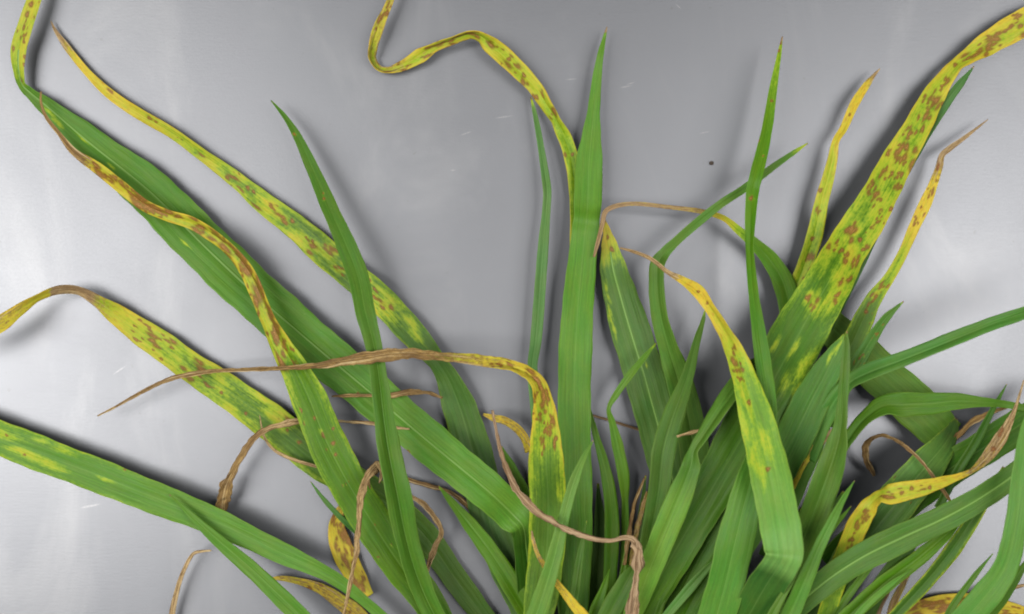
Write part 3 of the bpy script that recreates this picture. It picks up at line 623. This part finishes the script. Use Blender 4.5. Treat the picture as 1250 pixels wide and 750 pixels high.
# twisted yellow spotted leaf on the right
leaf([(1000, 775, 31, 20), (1010, 745, 34, 22), (1027, 690, 38, 26), (1038, 662, 41, 26), (1046, 642, 43, 27), (1057, 624, 45, 25), (1067, 612, 46, 19, 50), (1075, 606, 47, 22, 60), (1086, 604, 48, 25, 20), (1102, 600, 48, 24), (1127, 595, 47, 20), (1145, 590, 46, 15), (1170, 582, 44, 8), (1186, 575, 43, 6), (1200, 563, 42, 12), (1210, 551, 42, 16), (1221, 535, 42, 16), (1231, 517, 41, 10), (1238, 502, 40, 5), (1243, 487, 40, 3), (1250, 464, 38, 1.5)],
     'twisted yellow-green leaf with brown streaks and an orange withered tip', blue=0, light=.65, fold=.2, yel=[(0, .1), (.2, .25), (.32, .55), (.42, .62), (.58, .6), (.66, .85), (1, 1)], dry=[(0, 0), (.62, 0), (.70, .5), (.78, .6), (1, .9)], edge=.25,
     marks=[(1034, 668, 5), (1040, 655, 5), (1047, 645, 6), (1055, 632, 7), (1058, 625, 5), (1082, 606, 6), (1088, 603, 5), (1100, 601, 5), (1113, 596, 4), (1128, 597, 5), (1134, 595, 4), (1222, 530, 5), (1212, 548, 4)])
leaf([(1145, 620, 28, 11), (1168, 576, 30, 11), (1192, 537, 31, 11), (1211, 501, 31, 7), (1221, 483, 30, 4), (1229, 469, 30, 1)], blue=.55, light=.36, fold=.6)
leaf([(1155, 548, 20, 7), (1168, 533, 20, 9), (1187, 515, 20, 9), (1204, 506, 20, 7), (1222, 499, 20, 5), (1245, 492, 20, 2)], 'short reddish-brown withered blade under a flat green leaf', **{**DL, 'light': 0.0})
leaf([(1160, 612, 33, 4), (1137, 579, 35, 4), (1120, 558, 34, 4), (1096, 539, 30, 4), (1078, 532, 26, 4), (1065, 535, 22, 6), (1056, 546, 17, 8), (1057, 560, 13, 8), (1062, 571, 9, 7), (1067, 581, 6, 3)], 'thin brown withered leaf curled into a hook above the metal', **{**DL, 'light': .15})
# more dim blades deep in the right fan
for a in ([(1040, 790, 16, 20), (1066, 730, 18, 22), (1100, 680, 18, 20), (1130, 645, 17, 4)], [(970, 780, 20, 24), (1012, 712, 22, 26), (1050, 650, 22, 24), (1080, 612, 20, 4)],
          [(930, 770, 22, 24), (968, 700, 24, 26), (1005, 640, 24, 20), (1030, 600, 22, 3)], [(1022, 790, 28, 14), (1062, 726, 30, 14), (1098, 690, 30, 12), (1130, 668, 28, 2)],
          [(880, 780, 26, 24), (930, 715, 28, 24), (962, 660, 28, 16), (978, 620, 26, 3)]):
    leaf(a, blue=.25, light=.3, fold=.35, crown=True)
# narrow blades and tips filling the right fan
for a, b_, l_ in (([(1000, 785, 33, 9), (1030, 735, 35, 10), (1062, 692, 36, 8), (1090, 662, 35, 1)], .2, .5), ([(1016, 790, 40, 8), (1052, 745, 42, 9), (1085, 715, 42, 7), (1112, 695, 41, 1)], .5, .55),
                  ([(985, 790, 30, 10), (1020, 735, 32, 11), (1042, 704, 33, 9), (1068, 676, 32, 1)], .1, .38), ([(925, 785, 56, 12), (944, 748, 58, 12), (962, 716, 58, 8), (978, 690, 57, 1)], .1, .5),
                 
                  ([(850, 790, 44, 10), (862, 752, 46, 11), (874, 722, 46, 7), (884, 698, 45, 1)], .3, .6), ([(1140, 790, 22, 9), (1160, 745, 24, 9), (1188, 705, 25, 7), (1212, 676, 24, 1)], .2, .42),
                  ([(690, 785, 30, 12), (700, 730, 32, 12), (708, 680, 32, 9), (716, 636, 31, 1)], .05, .35), ([(795, 790, 34, 10), (806, 740, 36, 9), (822, 700, 36, 6), (838, 668, 35, 1)], .1, .5)):
    leaf(a, blue=b_, light=l_, fold=.45, crown=True)
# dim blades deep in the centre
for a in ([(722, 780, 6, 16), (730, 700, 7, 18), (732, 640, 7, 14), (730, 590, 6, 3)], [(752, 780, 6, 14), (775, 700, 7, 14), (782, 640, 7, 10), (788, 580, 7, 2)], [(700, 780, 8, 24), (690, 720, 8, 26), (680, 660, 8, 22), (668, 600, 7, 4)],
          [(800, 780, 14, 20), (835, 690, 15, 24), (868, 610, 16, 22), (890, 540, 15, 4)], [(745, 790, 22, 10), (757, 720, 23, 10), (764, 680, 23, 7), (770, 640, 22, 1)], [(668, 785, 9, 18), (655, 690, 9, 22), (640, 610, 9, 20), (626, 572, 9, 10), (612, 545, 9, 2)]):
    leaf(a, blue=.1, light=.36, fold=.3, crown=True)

# ================= withered strands
leaf([(768, 782, 46, 16), (771, 750, 48, 16), (774, 727, 49, 11), (777, 703, 50, 8), (780, 682, 52, 15), (779, 668, 53, 14, 30), (773, 658, 54, 8, 30), (762, 657, 54, 6), (745, 660, 54, 5), (720, 657, 54, 5), (690, 645, 54, 6), (660, 628, 54, 8), (638, 608, 53, 9), (622, 583, 52, 6.5), (611, 550, 50, 5), (605, 522, 49, 4), (601, 501, 48, 2)],
     'long grey-brown withered leaf arching in front of the tuft', **{**DL, 'blue': .7, 'light': .3}, crown=True)
leaf([(722, 772, 38, 16), (712, 753, 40, 15), (700, 738, 41, 12), (686, 720, 42, 9), (669, 698, 43, 7), (656, 676, 43, 5), (651, 660, 42, 4), (649, 648, 42, 1.5)], 'short yellow withered strand in front of the tuft', name='dry_leaf', yel=1.0, dry=[(0, .15), (.4, .3), (1, .6)], fold=.4, rough=.08, light=.6, crown=True)
leaf([(272, 628, 8, 14), (273, 610, 10, 17), (278, 590, 13, 14), (290, 566, 16, 8), (303, 543, 18, 7), (320, 527, 19, 6), (347, 517, 19, 7), (367, 514, 18, 6), (395, 514, 15, 4), (425, 515, 14, 4), (455, 517, 15, 3.5), (483, 522, 15, 4), (500, 524, 15, 3)], 'arched tan withered strand with a brown flared end', **{**DL, 'light': [(0, .0), (.3, .2), (.5, .8), (1, .8)]})
leaf([(540, 486, 15, 3), (524, 480, 17, 5), (500, 479, 18, 6), (478, 483, 18, 6), (452, 483, 17, 4), (430, 483, 16, 4), (405, 484, 15, 2)], 'short orange-brown strand lying across the long broad leaf', **{**DL, 'light': .2})
leaf([(395, 572, 10, 3), (370, 565, 11, 4), (350, 558, 11, 4), (333, 548, 11, 3), (322, 532, 12, 3), (317, 507, 12, 1)], **{**DL, 'light': .85, 'rough': .05})
leaf([(456, 578, 27, 11), (462, 567, 28, 13), (455, 573, 30, 13), (449, 582, 31, 9), (443, 597, 32, 8), (439, 620, 33, 7), (438, 640, 33, 7), (436, 667, 32, 7), (430, 700, 31, 5), (425, 725, 30, 4), (418, 758, 28, 2)], 'upright tan withered strand with a frayed head', **{**DL, 'light': .55}, yel=.5)
leaf([(518, 712, 14, 6), (523, 692, 15, 7), (530, 670, 16, 7), (539, 650, 18, 6), (537, 643, 18, 7), (531, 633, 18, 7), (517, 616, 17, 6), (500, 605, 16, 5), (497, 603, 16, 2)], 'tan withered strand with a sharp elbow in the gap', **{**DL, 'light': .45})
leaf([(588, 642, 5, 4), (580, 628, 6, 7), (568, 615, 6, 6), (552, 603, 6, 5), (527, 594, 5, 5), (497, 585, 4, 4), (485, 580, 4, 1)], **{**DL, 'light': .15})
leaf([(645, 552, 12, 8), (642, 538, 14, 10), (632, 524, 15, 10), (617, 514, 15, 9), (602, 510, 14, 8), (590, 506, 13, 3)], 'short orange-yellow withered curl behind the spotted leaf', name='dry_leaf', yel=1.0, dry=.4, fold=.5, rough=.08)
leaf([(450, 728, 3, 14), (437, 708, 3, 24), (424, 684, 3, 28), (415, 662, 3, 27), (411, 642, 3.5, 20), (414, 626, 4, 12), (418, 614, 4, 3)], 'small yellow leaf with brown spots under the green blade', yel=.8, edge=.2, light=.5, blue=0, fold=.15, spots=[(34, .05, .95, 3, 6)], marks=[(412, 645, 6), (416, 632, 4)], dry=[(0, 0), (.7, .1), (1, .5)])
leaf([(455, 775, 3, 22), (436, 750, 3, 22), (414, 733, 3, 18), (390, 718, 4, 13), (362, 709, 5, 8), (342, 706, 6, 6), (328, 707, 6, 2)], 'yellow-brown withered leaf lying on the metal under green blades', name='dry_leaf', yel=.9, dry=.45, light=.2, spots=[(10, .1, .9, 2, 3)], fold=.3)
leaf([(436, 650, 12, 7), (418, 634, 13, 7), (400, 615, 13, 6), (390, 603, 13, 4), (379, 588, 13, 1)], blue=.9, light=.6, fold=.4)
leaf([(206, 790, 3, 7), (211, 745, 6, 7), (216, 722, 8, 6), (223, 700, 10, 5), (233, 680, 11, 4.5), (238, 675, 11, 4), (258, 672, 11, 2)], 'tan withered tip with a bent end on bare metal', **{**DL, 'light': .8, 'rough': .05})
leaf([(858, 524, 34, 3), (845, 528, 34, 5), (826, 533, 34, 2)], **{**DL, 'light': .6})
leaf([(790, 528, 3, 3), (765, 520, 3, 3), (740, 512, 3, 3), (715, 505, 3, 2)], **{**DL, 'light': 0, 'blue': .6, 'rough': 0})
leaf([(762, 690, 24, 5), (768, 650, 25, 6), (774, 618, 25, 5), (787, 583, 24, 2)], **{**DL, 'light': .1, 'dry': .75, 'yel': .4})
leaf([(768, 690, 22, 5), (777, 650, 23, 6), (785, 618, 23, 6), (790, 600, 23, 2)], **{**DL, 'light': .3, 'dry': .55, 'yel': .7})

leaf([(461, 565, 31, 5), (466, 576, 29, 6), (463, 590, 27, 2)], **{**DL, 'light': .5})
leaf([(452, 576, 30, 3), (449, 586, 29, 4), (452, 597, 27, 1)], **{**DL, 'light': .3})
# pale bundled leaf bases at the crown
def stem_material():
    m, nt = new_mat('leaf_sheath')
    t = NT(nt)
    co = t.n('ShaderNodeTexCoord').outputs['Object']
    f = t.noise(t.n('ShaderNodeMapping', {0: co, 3: (900, 40, 900)}).outputs[0], 1.0, 3)
    bs = t.n('ShaderNodeBsdfPrincipled', {'Base Color': t.mix(f, (0.16, 0.28, 0.06, 1), (0.36, 0.42, 0.18, 1)), 'Roughness': 0.5})
    t.n('ShaderNodeOutputMaterial', {'Surface': bs.outputs[0]})
    return m


STEM = stem_material()
rs = random.Random(5)
for k in range(7):
    a = px(CROWN[0] - 36 + 12 * k, CROWN[1] - 20 + rs.uniform(-10, 10), 10 + 12 * (k % 3)) - np.array(PLANT_LOC)
    b = px(CROWN[0] - 18 + 6 * k, CROWN[1] + 170, 10 + 5 * (k % 3)) - np.array(PLANT_LOC)
    vv, ff = [], []
    for i in range(7):
        f = i / 6
        c = a * (1 - f) + b * f
        rr = 0.0026 + 0.0014 * f
        for j in range(10):
            an = j * 2 * math.pi / 10
            vv.append((c[0] + rr * math.cos(an), c[1], max(0.0004, c[2] + rr * math.sin(an))))
    for i in range(6):
        for j in range(10):
            ff.append((i * 10 + j, i * 10 + (j + 1) % 10, (i + 1) * 10 + (j + 1) % 10, (i + 1) * 10 + j))
    mesh_obj('stem', vv, ff, STEM, plant)

# ------------------------------------------------------------------ crumb on the sheet
def crumb():
    import bmesh
    bm = bmesh.new()
    bmesh.ops.create_icosphere(bm, subdivisions=3, radius=0.00062)
    r_ = random.Random(3)
    for v_ in bm.verts:
        n_ = math.sin(v_.co.x * 4100 + 1) * math.cos(v_.co.y * 3700) * 0.22 + math.sin(v_.co.z * 5200 + v_.co.x * 2500) * 0.12
        v_.co *= 1 + n_ + r_.uniform(-.05, .05)
        v_.co.z *= 0.7
        v_.co.x *= 1.15
    me = bpy.data.meshes.new('soil_crumb')
    bm.to_mesh(me)
    bm.free()
    m, nt = new_mat('dark_soil')
    t = NT(nt)
    co = t.n('ShaderNodeTexCoord').outputs['Object']
    bs = t.n('ShaderNodeBsdfPrincipled', {'Base Color': t.mix(t.noise(co, 1800, 3), (0.025, 0.018, 0.012, 1), (0.07, 0.05, 0.035, 1)), 'Roughness': 0.9})
    t.n('ShaderNodeOutputMaterial', {'Surface': bs.outputs[0]})
    me.materials.append(m)
    o = bpy.data.objects.new('soil_crumb', me)
    COL.objects.link(o)
    p = px(868, 199.5, 0)
    o.location = (p[0], p[1], 0.0005)
    o['label'] = 'tiny dark crumb of soil alone on the bare grey metal'
    o['category'] = 'soil crumb'


crumb()
